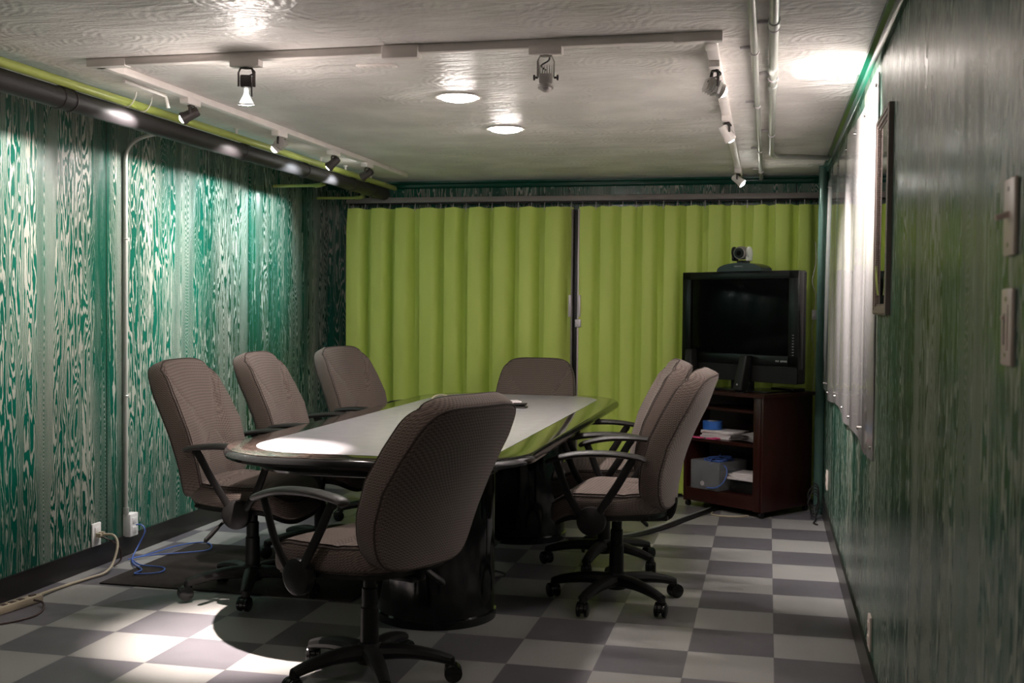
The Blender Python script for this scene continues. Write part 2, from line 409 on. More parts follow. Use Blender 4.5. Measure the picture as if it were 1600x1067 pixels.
# ------------------------------------------------------------------ office chair (metres, faces +Y)
def make_chair():
    root = thing('office_chair', 'chair', 'office chair')
    # five star base
    star = 18
    b = MB(); b.lathe([(.001, .13), (.036, .13), (.042, .115), (.045, .075), (.04, .062), (.001, .062)]); b.build('base_hub', BLACKP, root)
    for k in range(5):
        a = R(star+72*k); ca, sa = math.cos(a), math.sin(a)
        pts = smooth_path([(.025*ca, .025*sa, .098), (.12*ca, .12*sa, .100), (.21*ca, .21*sa, .088), (.272*ca, .272*sa, .072)], 4)
        n = len(pts)
        b = MB(); b.tube(pts, [.034-.012*i/(n-1) for i in range(n)], 10, flat=[.85-.1*i/(n-1) for i in range(n)], up=(0, 0, 1))
        b.cyl((.270*ca, .270*sa, .052), (.270*ca, .270*sa, .083), .019, .014, 14)
        b.build('leg', BLACKP, root)
        ta = a+rnd.uniform(-1.2, 1.2); tx, ty = math.cos(ta), math.sin(ta); cx, cy = .270*ca+.010*tx, .270*sa+.010*ty
        b = MB(); ax = Vector((-ty, tx, 0)); c = Vector((cx, cy, .0305))
        arc = [(.0295*math.cos(R(q)), .0295*math.sin(R(q))) for q in range(-20, 201, 20)]
        rings = [[c+Vector((tx*p, ty*p, q+.001))+ax*o for p, q in [(0, -.004)]+arc] for o in (-.0075, .0075)]
        b.loft(rings); b.cyl((.270*ca, .270*sa, .030), (.270*ca, .270*sa, .06), .007)
        cs = b.build('caster', BLACKS, root)
        for sd in (-1, 1):
            b = MB(); b.tube([c+ax*sd*.008, c+ax*sd*.011, c+ax*sd*.021, c+ax*sd*.025], [.026, .030, .030, .022], 20)
            b.build('wheel', BLACKS, cs)
    b = MB(); b.lathe([(.001, .09), (.031, .09), (.030, .245), (.026, .25), (.026, .31), (.0215, .315), (.0215, .345), (.001, .345)]); b.build('column_cover', BLACKP, root)
    b = MB(); b.lathe([(.001, .30), (.0135, .30), (.0135, .40), (.001, .40)]); b.build('gas_cylinder', CHROME, root)
    b = MB(); b.box((0, 0, .385), (.15, .24, .045), .015); b.box((0, -.14, .375), (.07, .16, .022), .008); b.box((0, .01, .405), (.40, .36, .012), .004)
    b.build('tilt_mechanism', BLACKP, root)
    b = MB(); b.tube(smooth_path([(.07, .02, .385), (.15, .0, .375), (.21, -.03, .350), (.24, -.045, .330)], 4), .006, 8)
    lv = b.build('tilt_lever', BLACKP, root)
    b = MB(); b.tube([(.23, -.04, .338), (.24, -.045, .330), (.262, -.06, .308), (.285, -.077, .284), (.29, -.08, .278)], [.008, .013, .016, .015, .008], 10, flat=.6); b.build('lever_grip', BLACKP, lv)
    # seat
    NO = 72
    def sup(a, b, e, n=NO): return [(a*math.copysign(abs(math.cos(2*math.pi*i/n))**(2/e), math.cos(2*math.pi*i/n)), b*math.copysign(abs(math.sin(2*math.pi*i/n))**(2/e), math.sin(2*math.pi*i/n))) for i in range(n)]
    so = [(x*(1+.10*y/.25), y+.015) for x, y in sup(.245, .245, 3.6)]
    def smap(a, bb, c):
        z = .443+c - .055*ss(.08, .27, bb)**2 + .10*a*a*1.2 + .012*ss(.05, -.24, bb)
        if c > 0: z -= .014*math.exp(-((bb+.07)/.012)**2)*ss(.24, .19, abs(a))
        return (a, bb, z)
    b = MB(); b.cushion(so, .088, .020, smap, .06, .012)
    seat = b.build('seat', CLOTH, root)
    b = MB(); b.tube([smap(x*.974, (y-.015)*.974+.015, .0355) for x, y in so], .0036, 6, closed=True); b.build('piping', PIPING, seat)
    b = MB(); b.cushion([(x*.93, y*.93) for x, y in so], .012, .004, lambda a, bb, c: (a, bb, smap(a, bb, 0)[2]-.054+c), .03); b.build('seat_pan', BLACKP, root)
    # backrest
    hh = .287
    bo = [(x*(1.0-.10*ss(-.05, hh, y)-.12*ss(0, -hh, y)), y) for x, y in sup(.264, hh, 5.0)]
    def bmap(a, bb, c):
        h = (bb+hh)/(2*hh)
        yy = -.207-.175*h**1.45+.018*math.sin(math.pi*min(1, h*1.3))
        lean = math.atan(.175*1.45*max(h, .02)**.45/(2*hh))
        if c > 0:   # side wings stand proud of the middle channel
            f = .085+.12*ss(-.02, .26, bb)
            c += .012*ss(f-.004, f+.035, abs(a))*ss(.285, .17, bb)-.008*math.exp(-((abs(a)-f)/.007)**2)
        curve = .55*a*a
        z0 = .428+hh*2*h*.985
        return (a, yy+(c*math.cos(lean))+curve, z0+c*math.sin(lean))
    b = MB(); b.cushion(bo, .078, .022, bmap, .040, .010)
    back = b.build('backrest', CLOTH, root)
    b = MB(); b.tube([bmap(x*.980, y*.980, .0325) for x, y in bo], .0036, 6, closed=True)
    b.tube([bmap(x*.980, y*.980, -.0325) for x, y in bo], .0036, 6, closed=True); b.build('piping', PIPING, back)
    b = MB()
    for sd in (-1, 1):
        pts = []
        for q in range(25):
            bb = -.285+.53*q/24; f = .085+.12*ss(-.02, .26, bb); pts.append(bmap(sd*f, bb, .0395+.022*(1-min(1, (f/.24)**2+(bb/.3)**2))))
        b.tube(pts, .0022, 6)
    b.build('seam', SEAMT, back)
    b = MB(); b.tube(smooth_path([(0, -.10, .372), (0, -.20, .38), (0, -.225, .40), (0, -.235, .44), (0, -.235, .46)], 4), .02, 8, flat=.45, up=(1, 0, 0)); b.build('back_bar', BLACKP, root)
    # arms
    for sd in (-1, 1):
        x = .285*sd; AY = .035
        b = MB()
        b.tube(smooth_path([(x, -.130, .640), (x, -.110, .635), (x, -.055, .54), (x*.985, .01, .44), (x*.96, .035, .385)], 5), .0165, 10, flat=.62, up=(1, 0, 0))
        b.tube(smooth_path([(x, .200, .632), (x, .185, .60), (x, .145, .50), (x*.985, .095, .42), (x*.96, .065, .385)], 5), .0155, 10, flat=.62, up=(1, 0, 0))
        b.tube([(x*.86, .05, .392), (x*.90, .05, .392), (x*1.0, .05, .392), (x*1.03, .05, .392)], [.040, .060, .058, .045], 24)
        b.box((x*.72, .05, .392), (.12, .07, .022), .006)
        arm = b.build('armrest', BLACKP, root)
        pp = smooth_path([(x, -.200, .640), (x, -.183, .655), (x, -.07, .667), (x*1.01, .05, .663), (x*1.02, .13, .648), (x*1.02, .185, .630), (x*1.02, .198, .620)], 4)
        n = len(pp)
        pp = [q+Vector((0, AY, 0)) for q in pp]; b = MB(); b.tube(pp, [(.018+.016*math.sin(math.pi*min(1, i/(n-1)*1.0))**.6) if 0 < i < n-1 else .012 for i in range(n)], 14, flat=.40, up=(0, 0, 1)); b.build('arm_pad', PADM, arm)
    return root

chair0 = make_chair()
bpy.context.view_layer.update()
GRP = 'taupe office chairs around the conference table'
CH = [  # x, y (feet), facing in degrees from +Y, label
 (-4.32, -3.93, 66, 'nearest taupe office chair, its back turned to us at the near end of the table', .0),
 (-7.14, -0.95, -88, 'nearest taupe office chair of the row left of the table, tilt lever showing', 0),
 (-7.24, 1.75, -86, 'middle taupe office chair of the row of three left of the table', 0),
 (-7.18, 4.90, -102, 'farthest taupe office chair of the row of three left of the table', 0),
 (-2.13, 0.00, 86, 'nearer taupe office chair right of the table, its star base fully in view', 0),
 (-2.62, 2.20, 99, 'farther taupe office chair right of the table, half hidden behind the nearer one', 0),
 (-4.86, 6.85, 180, 'taupe office chair at the far end of the table, facing us before the curtain', .085),
]
for i, (x, y, d, lab, low) in enumerate(CH):
    c = chair0 if i == 0 else copy_tree(chair0)
    if low:                                             # seat let down on its gas column
        for ch in c.children:
            if ch.name.split('.')[0] not in ('leg', 'caster', 'base_hub', 'column_cover'): ch.location.z = -low
    c.location = (x*S, y*S, .0075 if i in (1, 2) else 0)      # two stand on the mat
    c.rotation_euler.z = R(d)
    tag(c, lab, 'office chair', GRP)

# the nearest chair is tipped back a little
for ch in chair0.children:
    if ch.name.split('.')[0] == 'backrest':
        piv = Matrix.Translation((0, -.2, .43)); ch.matrix_local = Matrix.Translation((0, -.02, -.005)) @ piv @ Matrix.Rotation(R(6), 4, 'X') @ piv.inverted()

# ------------------------------------------------------------------ conference table (feet)
TZ = 2.35
tb = thing('conference_table', 'long dark conference table with pale grey top and rounded corners on two black drum pedestals', 'table', (-4.8, 1.56, 0))
def tabout(off, n=10):
    """rounded plan, the short ends bow out slightly"""
    x0, x1, y0, y1 = -1.98+off, 1.98-off, -4.94+off, 4.94-off
    o = rrect(x0, y0, x1, y1, 1.15-off, n)
    return [(x, y+(.22*(1-(x/1.98)**2))*(-1 if y < -3.2 else (1 if y > 3.2 else 0))*ss(3.2, 4.9-off, abs(y))) for x, y in o]
b = MB(S)
b.loft([[(x, y, z) for x, y in tabout(o)] for o, z in ((.50, TZ-.03), (.045, TZ-.03), (.045, TZ-.004), (.06, TZ), (.50, TZ))])
b.build('top_border', BURL, tb)
MB(S).loft([[(x, y, z) for x, y in tabout(o)] for o, z in ((.50, TZ-.13), (.06, TZ-.13), (.015, TZ-.115), (0, TZ-.08), (.012, TZ-.04), (.045, TZ-.012), (.046, TZ-.035), (.50, TZ-.035))]).build('bullnose_edge', BLACKG, tb)
MB(S).loft([[(x, y, z) for x, y in tabout(o)] for o, z in ((.42, TZ-.05), (.42, TZ+.003), (.425, TZ+.004))]).build('top_inlay', INLAY, tb)
MB(S).loft([[(x, y, z) for x, y in tabout(o)] for o, z in ((.62, TZ-.26), (.48, TZ-.26), (.45, TZ-.23), (.45, TZ-.17), (.48, TZ-.13), (.62, TZ-.13))]).build('edge_rail', BLACKG, tb)
for y in (-2.75, 2.55):
    b = MB(S); b.lathe([(.001, 0), (.80, 0), (.80, .10), (.775, .12), (.775, TZ-.27), (.001, TZ-.27)], (.42, y, 0), 48); b.build('pedestal', BLACKG, tb)
MB(S).box((.42, -.1, .9), (.12, 4.2, 1.3), .02).build('stretcher', BLACKG, tb)
MB(S).box((.1, 0, TZ-.32), (2.2, 8.0, .13), .03).build('sub_frame', BLACKG, tb)
# things on the table
b = MB(S); b.box((0, 0, .010), (.34, .26, .02), .004, (R(12), 'Z')); b.box((-.03, .02, .030), (.30, .22, .018), .004, (R(28), 'Z'))
o = tag(b.build('paper_pad', PAPER, loc=Vector((-4.62, 4.35, TZ+.005))*S), 'small white paper pad lying on the table top, beyond the nearest chair', 'paper pad')
b = MB(S)
for k in range(4): b.box((.02*k, -.05*k, .035+.018*k), (.24, .06, .02), .006, (R(-20+14*k), 'Z'))
b.box((0, -.05, .014), (.30, .22, .026), .006)
tag(b.build('pen_tray', DARKM, loc=Vector((-4.30, 3.45, TZ+.005))*S), 'little dark tray of pens on the table in front of the paper pad', 'pen tray')
b = MB(S); b.tube([(.16*math.cos(R(q)), .11*math.sin(R(q)), .014+.075*max(0, math.sin(R(q)))) for q in range(0, 360, 15)], .014, 8, closed=True)
tag(b.build('cable_loop', IVCORD, loc=Vector((-6.02, 4.5, TZ+.005))*S), 'pale loop of cable lying on the far left of the table top', 'cable')

# ------------------------------------------------------------------ accordion curtains (feet)
CZ0, CZ1, CYY = .06, 6.30, 9.14
def pleats(x0, x1, period, amp, seedv):
    r_ = random.Random(seedv); xs = [x0]; 
    n = round((x1-x0)/period)
    p = (x1-x0)/n; pts = []
    for i in range(n):
        a = x0+i*p; am = amp*r_.uniform(.8, 1.15); f1 = p*r_.uniform(.50, .62)
        pts += [(a+p*.02, -am*.45), (a, -am*.97), (a+p*.05, -am), (a+f1*.75, -am*.95), (a+f1*.92, -am*.86), (a+f1+p*.05, -am*.62), (a+f1+p*.12, -am*.25), (a+f1+p*.17, -am*.04), (a+p*.98, 0)]
    pts.append((x1, 0)); return pts
def curtain(name, x0, x1, lab, period, amp, sd):
    c = thing(name, lab, 'curtain', ((x0+x1)/2, CYY, 0))
    cx = (x0+x1)/2; P = pleats(x0, x1, period, amp, sd)
    P = [(x-cx, y) for x, y in P]
    b = MB(S); nz = 14; rr_ = random.Random(sd)
    def pos(x, y, z, off):
        k = z/6.3; wv = .018*math.sin(x*9+sd)*.4+.004*math.sin(x*23-z*1.3)
        top = -.012*math.sin(x*22)*ss(5.6, 6.3, z)
        return (x+.006*math.sin(z*.8+x*7), y*(1-.25*ss(5.9, 6.3, z))+wv*(1-ss(5.9, 6.3, z))+off, z+top)
    front = [[pos(x, y, CZ0+(CZ1-CZ0)*j/nz, 0) for j in range(nz+1)] for x, y in P]
    back_ = [[pos(x, y, CZ0+(CZ1-CZ0)*j/nz, .022) for j in range(nz+1)] for x, y in P]
    rings = []
    for f_, k_ in zip(front, back_): rings.append(f_+k_[::-1])
    b.loft(rings); b.build('curtain_panel', CURT, c, ang=60)
    n = int((x1-x0)/.29)
    for i in range(n+1):
        x = -(x1-x0)/2+.05+(x1-x0-.1)*i/n
        b = MB(S); b.tube(smooth_path([(x, -.03, CZ1-.06), (x, -.045, CZ1-.01), (x, -.02, CZ1+.05), (x, -.01, CZ1+.11)], 3), .010, 6)
        b.box((x, -.045, CZ1-.015), (.018, .012, .07), .003)
        b.build('hook', PALEM, c)
    return c
c1 = curtain('accordion_curtain', -9.56, -4.35, 'lime green pleated curtain door panel left of the central gap', .56, .33, 3)
c2 = curtain('accordion_curtain', -4.20, .93, 'lime green pleated curtain door panel right of the gap, behind the television', .46, .20, 8)
for c, x, sx in ((c1, -4.335, -1), (c2, -4.215, 1)):
    lx = x-c.location.x/S
    MB(S).box((lx+.012*sx, -.12, 3.14), (.034, .16, 6.2), .006).build('lead_post', PALEM if sx > 0 else RODM, c)
    b = MB(S); b.box((lx+.045*sx, -.225, 4.12), (.06, .04, .48), .01)
    for z in (3.93, 4.31): b.box((lx+.045*sx, -.19, z), (.03, .07, .03), .006)
    b.build('pull_handle', PALEM, c)
MB(S).box((-4.275-c1.location.x/S, -.06, 3.14), (.09, .05, 6.2), .01).build('gap_shade_strip', BLCORD, c1)  # black strip standing in for the shade in the gap between the panels
b = MB(S); b.box((.01, -.22, 3.74), (.13, .05, .17), .01); b.box((.0, -.24, 3.70), (.05, .04, .05), .01); b.build('latch', PALEM, c2, loc=(-4.20*S-c2.location.x, 0, 0))
tr = thing('curtain_track', 'grey brown curtain track running along the top of the lime curtain', 'curtain track', (-4.35, CYY, 6.42))
MB(S).box((0, -.02, .07), (10.6, .16, .12), .012).build('rail', RODM, tr)
MB(S).box((0, .02, -.005), (10.5, .05, .05), .006).build('lower_channel', BLACKP, tr)
for i in range(9): MB(S).cyl((-4.9+1.22*i, -.07, .14), (-4.9+1.22*i, .02, .14), .022, n=10).build('screw', DARKM, tr)

# ------------------------------------------------------------------ pipes (feet)
def straight_pipe(name, lab, cat, p0, p1, r, mat, mid=None, n=16):
    t = thing(name, lab, cat, p0)
    q = [Vector(p)-Vector(p0) for p in ([p0]+(mid or [])+[p1])]
    MB(S).tube(q, r, n).build('pipe_run', mat, t); return t
dp = straight_pipe('drain_pipe', 'thick black drain pipe hung high along the green left wall', 'pipe', (-8.70, YF+.02, 6.622), (-8.70, 8.98, 6.622), .132, ABS, n=32)
for y in (-3.05, 1.9, 6.9):
    MB(S).tube([(0, y-YF-.02-.10, 0), (0, y-YF-.02-.09, 0), (0, y-YF+.07, 0), (0, y-YF+.08, 0)], [.134, .144, .144, .134], 32).build('coupling', ABS, dp)
for y in (-2.9, 4.4, 8.0):
    yy = y-YF-.02
    MB(S).tube([(.14*math.cos(R(q)), yy, .14*math.sin(R(q))) for q in range(0, 360, 15)], .008, 6, closed=True).build('pipe_hanger', DARKM, dp)
yp = straight_pipe('gas_pipe', 'thin lime painted pipe running alongside the black drain pipe', 'pipe', (-8.60, YF+.02, 6.80), (-8.60, YB-.02, 6.80), .058, LIME)
for y in (1.45, 3.15, 5.0, 6.3, 7.8):
    yy = y-YF-.02
    b = MB(S); b.cyl((0, yy, .04), (0, yy, .139), .022, n=10); b.cyl((0, yy, .12), (0, yy, .139), .045, n=12); b.build('pipe_standoff', WHITEP, yp)
for y in (-1.75, -1.35):
    yy = y-YF-.02
    b = MB(S); b.tube(smooth_path([(.14, yy, .139), (.12, yy, .05), (.06, yy-.02, -.05), (-.03, yy-.02, -.06)], 4), .007, 6); b.build('wire_hook', WHITEP, yp)
def stub(lab, x0, y, z, x1):
    t = thing('pipe_stub', lab, 'pipe', (x0, y, z), group='lime pipe stubs reaching out of the left wall')
    L_ = x1-x0
    b = MB(S); b.cyl((0, 0, 0), (L_, 0, 0), .032, n=14); b.build('pipe_run', LIME, t)
    b = MB(S); b.tube(smooth_path([(L_-.10, 0, 0), (L_-.02, 0, 0), (L_+.045, .02, .02), (L_+.06, .09, .04)], 4), .044, 14); b.build('elbow', LIME, t)
stub('short lime pipe stub with elbow, the upper one nearer the camera', XL+.002, 6.43, 6.56, -9.22)
stub('short lime pipe stub with elbow, just above the left end of the curtain', XL+.002, 8.78, 6.53, -9.22)
# wall conduit
cd = thing('wall_conduit', 'thin grey conduit running down the green left wall to the outlet box', 'conduit', (XL+.05, .80, 0))
MB(S).tube(smooth_path([(.75, .46, 6.86), (.45, .28, 6.84), (.15, .10, 6.72), (.02, .0, 6.50), (0, 0, 6.2)], 6)+[Vector((0, 0, .70))], .034, 14).build('pipe_run', GALV, cd)
for z in (5.12, 2.6):
    b = MB(S); b.box((-.02, .055, z), (.012, .17, .06), .004); b.tube([(.036*math.cos(R(q)), .036*math.sin(R(q)), z) for q in range(-90, 91, 20)], .012, 6); b.build('clamp', GALV, cd)
b = MB(S).cyl((0, 0, .69), (0, 0, .79), .05, n=14); b.build('connector', GALV, cd)
# ceiling conduits on the right
ca_ = thing('ceiling_conduit', 'straight grey conduit on the ceiling, left one of the pair', 'conduit', (-.32, YF, H-.06))
MB(S).cyl((0, 0.02, 0), (.0, YB-YF-.02, 0), .040, n=14).build('pipe_run', GALV, ca_)
for y in (-2.95, .35, 4.9, 7.9):
    yy = y-YF
    b = MB(S); b.box((-.09, yy, .042), (.13, .05, .025), .006); b.tube([(.042*math.cos(R(q)), yy, .042*math.sin(R(q))) for q in range(180, 361, 20)], .012, 6); b.build('clamp', PALEM, ca_)
cb2 = thing('ceiling_conduit', 'grey conduit on the ceiling that bends across into the right wall moulding', 'conduit', (-.12, YF, H-.07))
p = [(0, .02, 0), (0, 5.2-YF, 0)]+[(.3-.3*math.cos(R(q)), 5.2-YF+.5*math.sin(R(q)), 0) for q in (20, 40, 60, 80)]+[(.45, 5.75-YF, 0), (1.02, 6.0-YF, 0)]
MB(S).tube(p, .048, 14).build('pipe_run', GALV, cb2)
for y in (-4.05, -1.55, 2.9):
    yy = y-YF
    b = MB(S); b.box((-.10, yy, .050), (.13, .05, .03), .006); b.tube([(.052*math.cos(R(q)), yy, .052*math.sin(R(q))) for q in range(180, 361, 20)], .012, 6); b.build('clamp', PALEM, cb2)
for y in (-4.2, -2.05, -1.0):
    yy = y-YF
    MB(S).tube([(0, yy-.12, 0), (0, yy-.11, 0), (0, yy+.11, 0), (0, yy+.12, 0)], [.05, .060, .060, .05], 14).build('coupling', GALV, cb2)
vp_ = straight_pipe('riser_pipe', 'shiny green painted pipe rising in the right corner beside the curtain', 'pipe', (.905, 7.75, 0.0), (.905, 7.75, H-.001), .095, PIPEG, n=28)

# ------------------------------------------------------------------ track lighting (feet)
TX0, TX1, TY0, TY1, TYR = -7.80, -.76, -3.63, 7.75, 8.9
trk = thing('ceiling_track', 'white lighting track laid as a three sided frame on the ceiling', 'track', (TX0, TY0, H))
MB(S).box(((TX1-TX0)/2, 0, -.045), (TX1-TX0, .12, .09), .01).build('rail', WHITEP, trk)
MB(S).box((0, (TY1-TY0)/2+.05, -.045), (.12, TY1-TY0-.05, .09), .01).build('rail', WHITEP, trk)
MB(S).box((TX1-TX0, (TYR-TY0)/2+.05, -.045), (.12, TYR-TY0-.05, .09), .01).build('rail', WHITEP, trk)
for x in (0, TX1-TX0):
    b = MB(S); b.box((x+(.12 if x == 0 else -.12), 0, -.05), (.5, .135, .098), .01); b.box((x, .2, -.05), (.135, .4, .098), .01); b.build('corner_connector', WHITEP, trk)
MB(S).box((-4.09-TX0, -.01, -.075), (.42, .18, .15), .02).build('feed_box', WHITEP, trk)

def head(lab, pos, axis, aim, kind, lit, drop=.20, watts=0, size=60, color=NEUT, group='track lamps on the ceiling track', adapter=.36, spill=.6):
    """track lamp: adapter under the rail, swivel yoke, body pointing along aim"""
    t = thing('track_lamp', lab, 'track lamp', pos, group=group)
    ax = (adapter, .13, .10) if axis == 'x' else (.13, adapter, .10)
    MB(S).box((0, 0, -.055), ax, .015).build('adapter', WHITEP, t)
    if kind in ('round', 'box') and drop < .19: drop = .13
    d = Vector(aim).normalized(); side = d.cross(Vector((0, 0, 1)))
    if side.length < .1: side = Vector((1, 0, 0))
    side.normalize(); up = side.cross(d).normalized()
    c = Vector((0, 0, -.10-drop))                       # pivot of the yoke
    hw = .085 if kind != 'slim' else .06
    yk = MB(S)
    pts = [c+side*hw, c+side*hw+Vector((0, 0, drop*.7)), c+side*hw*.7+Vector((0, 0, drop*.95)), c-side*hw*.7+Vector((0, 0, drop*.95)), c-side*hw+Vector((0, 0, drop*.7)), c-side*hw]
    yk.tube(pts, .016 if kind == 'finned' else .020, 8, flat=.55); yk.cyl((0, 0, -.095), (0, 0, -.12), .04, n=14)
    yk.build('yoke', LAMPM if kind == 'finned' else DARKM, t)
    M = Matrix((side, up, d)).transposed()             # local x=side, y=up, z=aim
    def m4(off): 
        q = M.to_4x4(); return q
    bd = MB(S)
    if kind == 'finned':
        bd.box(c+d*.03, (.15, .15, .12), .02, M.to_4x4())
        for k in range(6): bd.box(c-d*.07+side*(-.0625+.025*k), (.010, .13, .09), .003, M.to_4x4())
        bd.tube([c+d*.08, c+d*.115, c+d*.12], [.085, .085, .075], 24)
        for sg in (-1, 1): MB(S).tube([c+side*sg*.085, c+side*sg*.11, c+side*sg*.115, c+side*sg*.135], [.012, .012, .030, .030], 12).build('knob', DARKM, t)
        body = bd.build('body', LAMPM, t)
        MB(S).lathe([(.001, .04), (.03, .035), (.055, .015), (.066, -.01), (.001, -.01)], c+d*.12, 24, M).build('lens', LAMPM if not lit else BULB, body)
    elif kind == 'open':        # bare reflector bulb hanging in a bracket
        bd.box(c-d*.06, (.13, .12, .14), .02, M.to_4x4()); bd.box(c+d*.03+side*.06, (.02, .10, .16), .008, M.to_4x4())
        body = bd.build('body', DARKM, t)
        MB(S).lathe([(.001, 0), (.022, .0), (.026, .06), (.045, .10), (.072, .15), (.078, .17)], c+d*.02, 24, M).build('reflector', glassm, body)
        MB(S).lathe([(.079, 0), (.092, .0), (.092, .018), (.079, .018)], c+d*.185, 24, M).build('rim', LAMPM, body)
        MB(S).lathe([(.001, 0.016), (.05, .012), (.077, 0), (.001, -.004)], c+d*.195, 24, M).build('bulb', BULB, body)
    else:
        prof = [(.001, -.12), (.055, -.12), (.068, -.10), (.075, .06), (.088, .10), (.088, .13), (.078, .13), (.07, .09), (.001, .085)]
        if kind == 'box':
            bd.box(c-d*.03, (.15, .15, .17), .018, M.to_4x4()); bd.tube([c+d*.05, c+d*.09, c+d*.10], [.07, .085, .085], 24)
            for k in range(4): bd.box(c-d*(.09-.035*k), (.165, .165, .008), .002, M.to_4x4())
        else: bd.lathe(prof, c, 24, M)
        body = bd.build('body', {'box': LAMPM, 'bright': WHITEP}.get(kind, DARKM), t)
        MB(S).lathe([(.001, .045), (.04, .036), (.062, .01), (.066, 0), (.001, -.004)], c+d*.115, 24, M).build('bulb', BULB if lit == 1 else (DIMBULB if lit else LAMPM), body)
    # little flex from the adapter to the body
    MB(S).tube(smooth_path([Vector((.03, .03, -.10)), Vector((.05, .05, -.15))+side*.03, c-d*.10+side*.05+Vector((0, 0, .03)), c-d*.08], 4), .010, 6).build('flex', BLCORD, t)
    if kind in ('open', 'bright'):     # bare reflector bulbs also leak light sideways and back
        ld = bpy.data.lights.new('bulb_spill', 'POINT'); ld.energy = spill; ld.color = color; ld.shadow_soft_size = .02
        lo = bpy.data.objects.new('bulb_spill', ld); COL.objects.link(lo); lo.parent = t; lo.location = (c+d*.30)*S
    if watts:
        P0 = Vector(pos)+c+d*.185 if kind != 'open' else Vector(pos)+c+d*.24
        spot('spot_light', t, P0, P0+d, watts, size, 1.0 if kind == 'open' else .8, color, .013)
    return t
ZC = H-.06
head('track lamp with bright bare reflector bulb under the front rail, left of the feed box', (-5.94, TY0, ZC), 'x', (-.055, .135, -1), 'open', 1, drop=.22, watts=270, size=37, spill=1.5, color=(1, .88, .82))
head('unlit grey finned track lamp in the middle of the front rail', (-2.48, TY0, ZC), 'x', (.02, -.12, -1), 'finned', 0, drop=.24)
head('lit track lamp on the left rail, nearest the front corner', (TX0, -1.50, ZC), 'y', (-.70, -.30, -.42), 'round', 1, drop=.12, watts=WASH, size=85)
head('track lamp on the left rail, second from the front corner', (TX0, 1.35, ZC), 'y', (-.80, -.10, -.70), 'box', 2, drop=.14, watts=WASH*1.1, size=108)
head('track lamp on the left rail, third from the front corner', (TX0, 3.65, ZC), 'y', (-.85, .02, -.70), 'round', 1, drop=.12, watts=WASH*1.1, size=108, color=COOL)
head('track lamp on the left rail, fourth and farthest from the front corner', (TX0, 5.40, ZC), 'y', (-.85, .16, -.42), 'round', 1, drop=.12, watts=WASH*1.0, size=74, color=COOL)
head('box bodied track lamp on the right rail, nearest the front corner', (TX1, -2.55, ZC), 'y', (.75, .42, -.33), 'box', 2, drop=.20, watts=55, size=100)
head('bright white track lamp in the middle of the right rail', (TX1, 1.1, ZC), 'y', (.55, .35, -.85), 'bright', 1, drop=.15, watts=36, size=80, spill=.04)
head('small lit track lamp at the far end of the right rail above the television', (TX1, 7.4, ZC), 'y', (.5, -.1, -.42), 'bright', 1, drop=.13, watts=8, size=80, spill=.04)

# recessed lamps
def can(lab, x, y, watts=CAN, rad=.28, glow=1):
    t = thing('recessed_lamp', lab, 'recessed lamp', (x, y, H), group='round recessed ceiling lamps')
    MB(S).lathe([(rad-.01, .004), (rad+.04, -.012), (rad+.045, -.02), (rad+.02, -.026), (rad-.01, -.022), (rad-.015, .0)], n=40).build('trim_ring', WHITEP, t)
    MB(S).lathe([(.001, -.075), (rad*.5, -.066), (rad*.8, -.045), (rad-.02, -.012), (rad-.02, -.004), (.001, -.004)], n=40).build('glass', CANGLOW if glow == 1 else FILLGLOW, t)
    spot('spot_light', t, (x, y, H-.06), (x, y, 0), watts, 128, 1.0, (1, .92, .88), .07)
can('glowing round recessed lamp in the ceiling, the nearer of the pair over the table', -4.27, -.68)
can('glowing round recessed lamp in the ceiling, the farther of the pair over the table', -4.26, 2.09)
can('unseen round fill lamp added in the ceiling above the camera', -4.27, -9.2, CAN*.15, glow=.1)  # out of view, added as fill light from the camera side
can('unseen round fill lamp added in the ceiling at the rear of the room', -4.27, -14.5, CAN*.12, glow=.1)  # second added fill lamp, also out of view
b = MB(S); b.box((0, 0, -.012), (.46, .17, .024), .006)
for k in range(5): b.box((-.16+.08*k, 0, -.026), (.04, .11, .006), .001)
tag(b.build('ceiling_plate', WHITEP, loc=Vector((-4.70, -2.75, H))*S), 'small flat white plate on the ceiling behind the front track rail', 'ceiling plate')
b = MB(S); b.tube(smooth_path([(0, 0, 0), (0, .9, 0), (0, 1.02, -.02), (.02, 1.05, -.16)], 5), .022, 10)
tag(b.build('ceiling_pipe', WHITEP, loc=Vector((-8.15, -2.55, H-.03))*S), 'thin white pipe on the ceiling left of the track, bending down at its end', 'pipe')

# ------------------------------------------------------------------ left wall outlets and cords (feet)
def outlet(lab, x, y, z, sx, cat='outlet', hh_=.37, ww=.235, depth=.03, mat=WHITEM, group='white wall outlets', two=True):
    t = thing('wall_outlet', lab, cat, (x, y, z), group=group)
    MB(S).box((sx*depth/2, 0, 0), (depth, ww, hh_), .012).build('plate', mat, t)
    if two:
        for dz in (-.075, .075):
            b = MB(S); b.box((sx*(depth+.004), 0, dz), (.01, .11, .09), .004); b.build('socket', mat, t)
    return t
outlet('white outlet plate low on the green left wall with the ivory cord plugged in', XL, .02, .50, 1)
o2 = outlet('white surface outlet box with a blue cable, at the foot of the wall conduit', XL, .90, .50, 1, depth=.14)
outlet('small ivory outlet low on the right wall, nearest the camera', XR, -2.86, .62, -1, ww=.23, mat=IVORY)
outlet('ivory outlet on the right wall beyond the television cabinet', XR, 6.35, .90, -1, ww=.22, mat=IVORY)
pl = thing('plug', 'ivory plugs pushed into the outlet low on the left wall', 'plug', (XL+.035, .02, .47))
b = MB(S); b.box((.05, -.03, .03), (.09, .06, .07), .015); b.box((.05, .05, .04), (.09, .06, .07), .015); b.build('plug_body', IVCORD, pl)
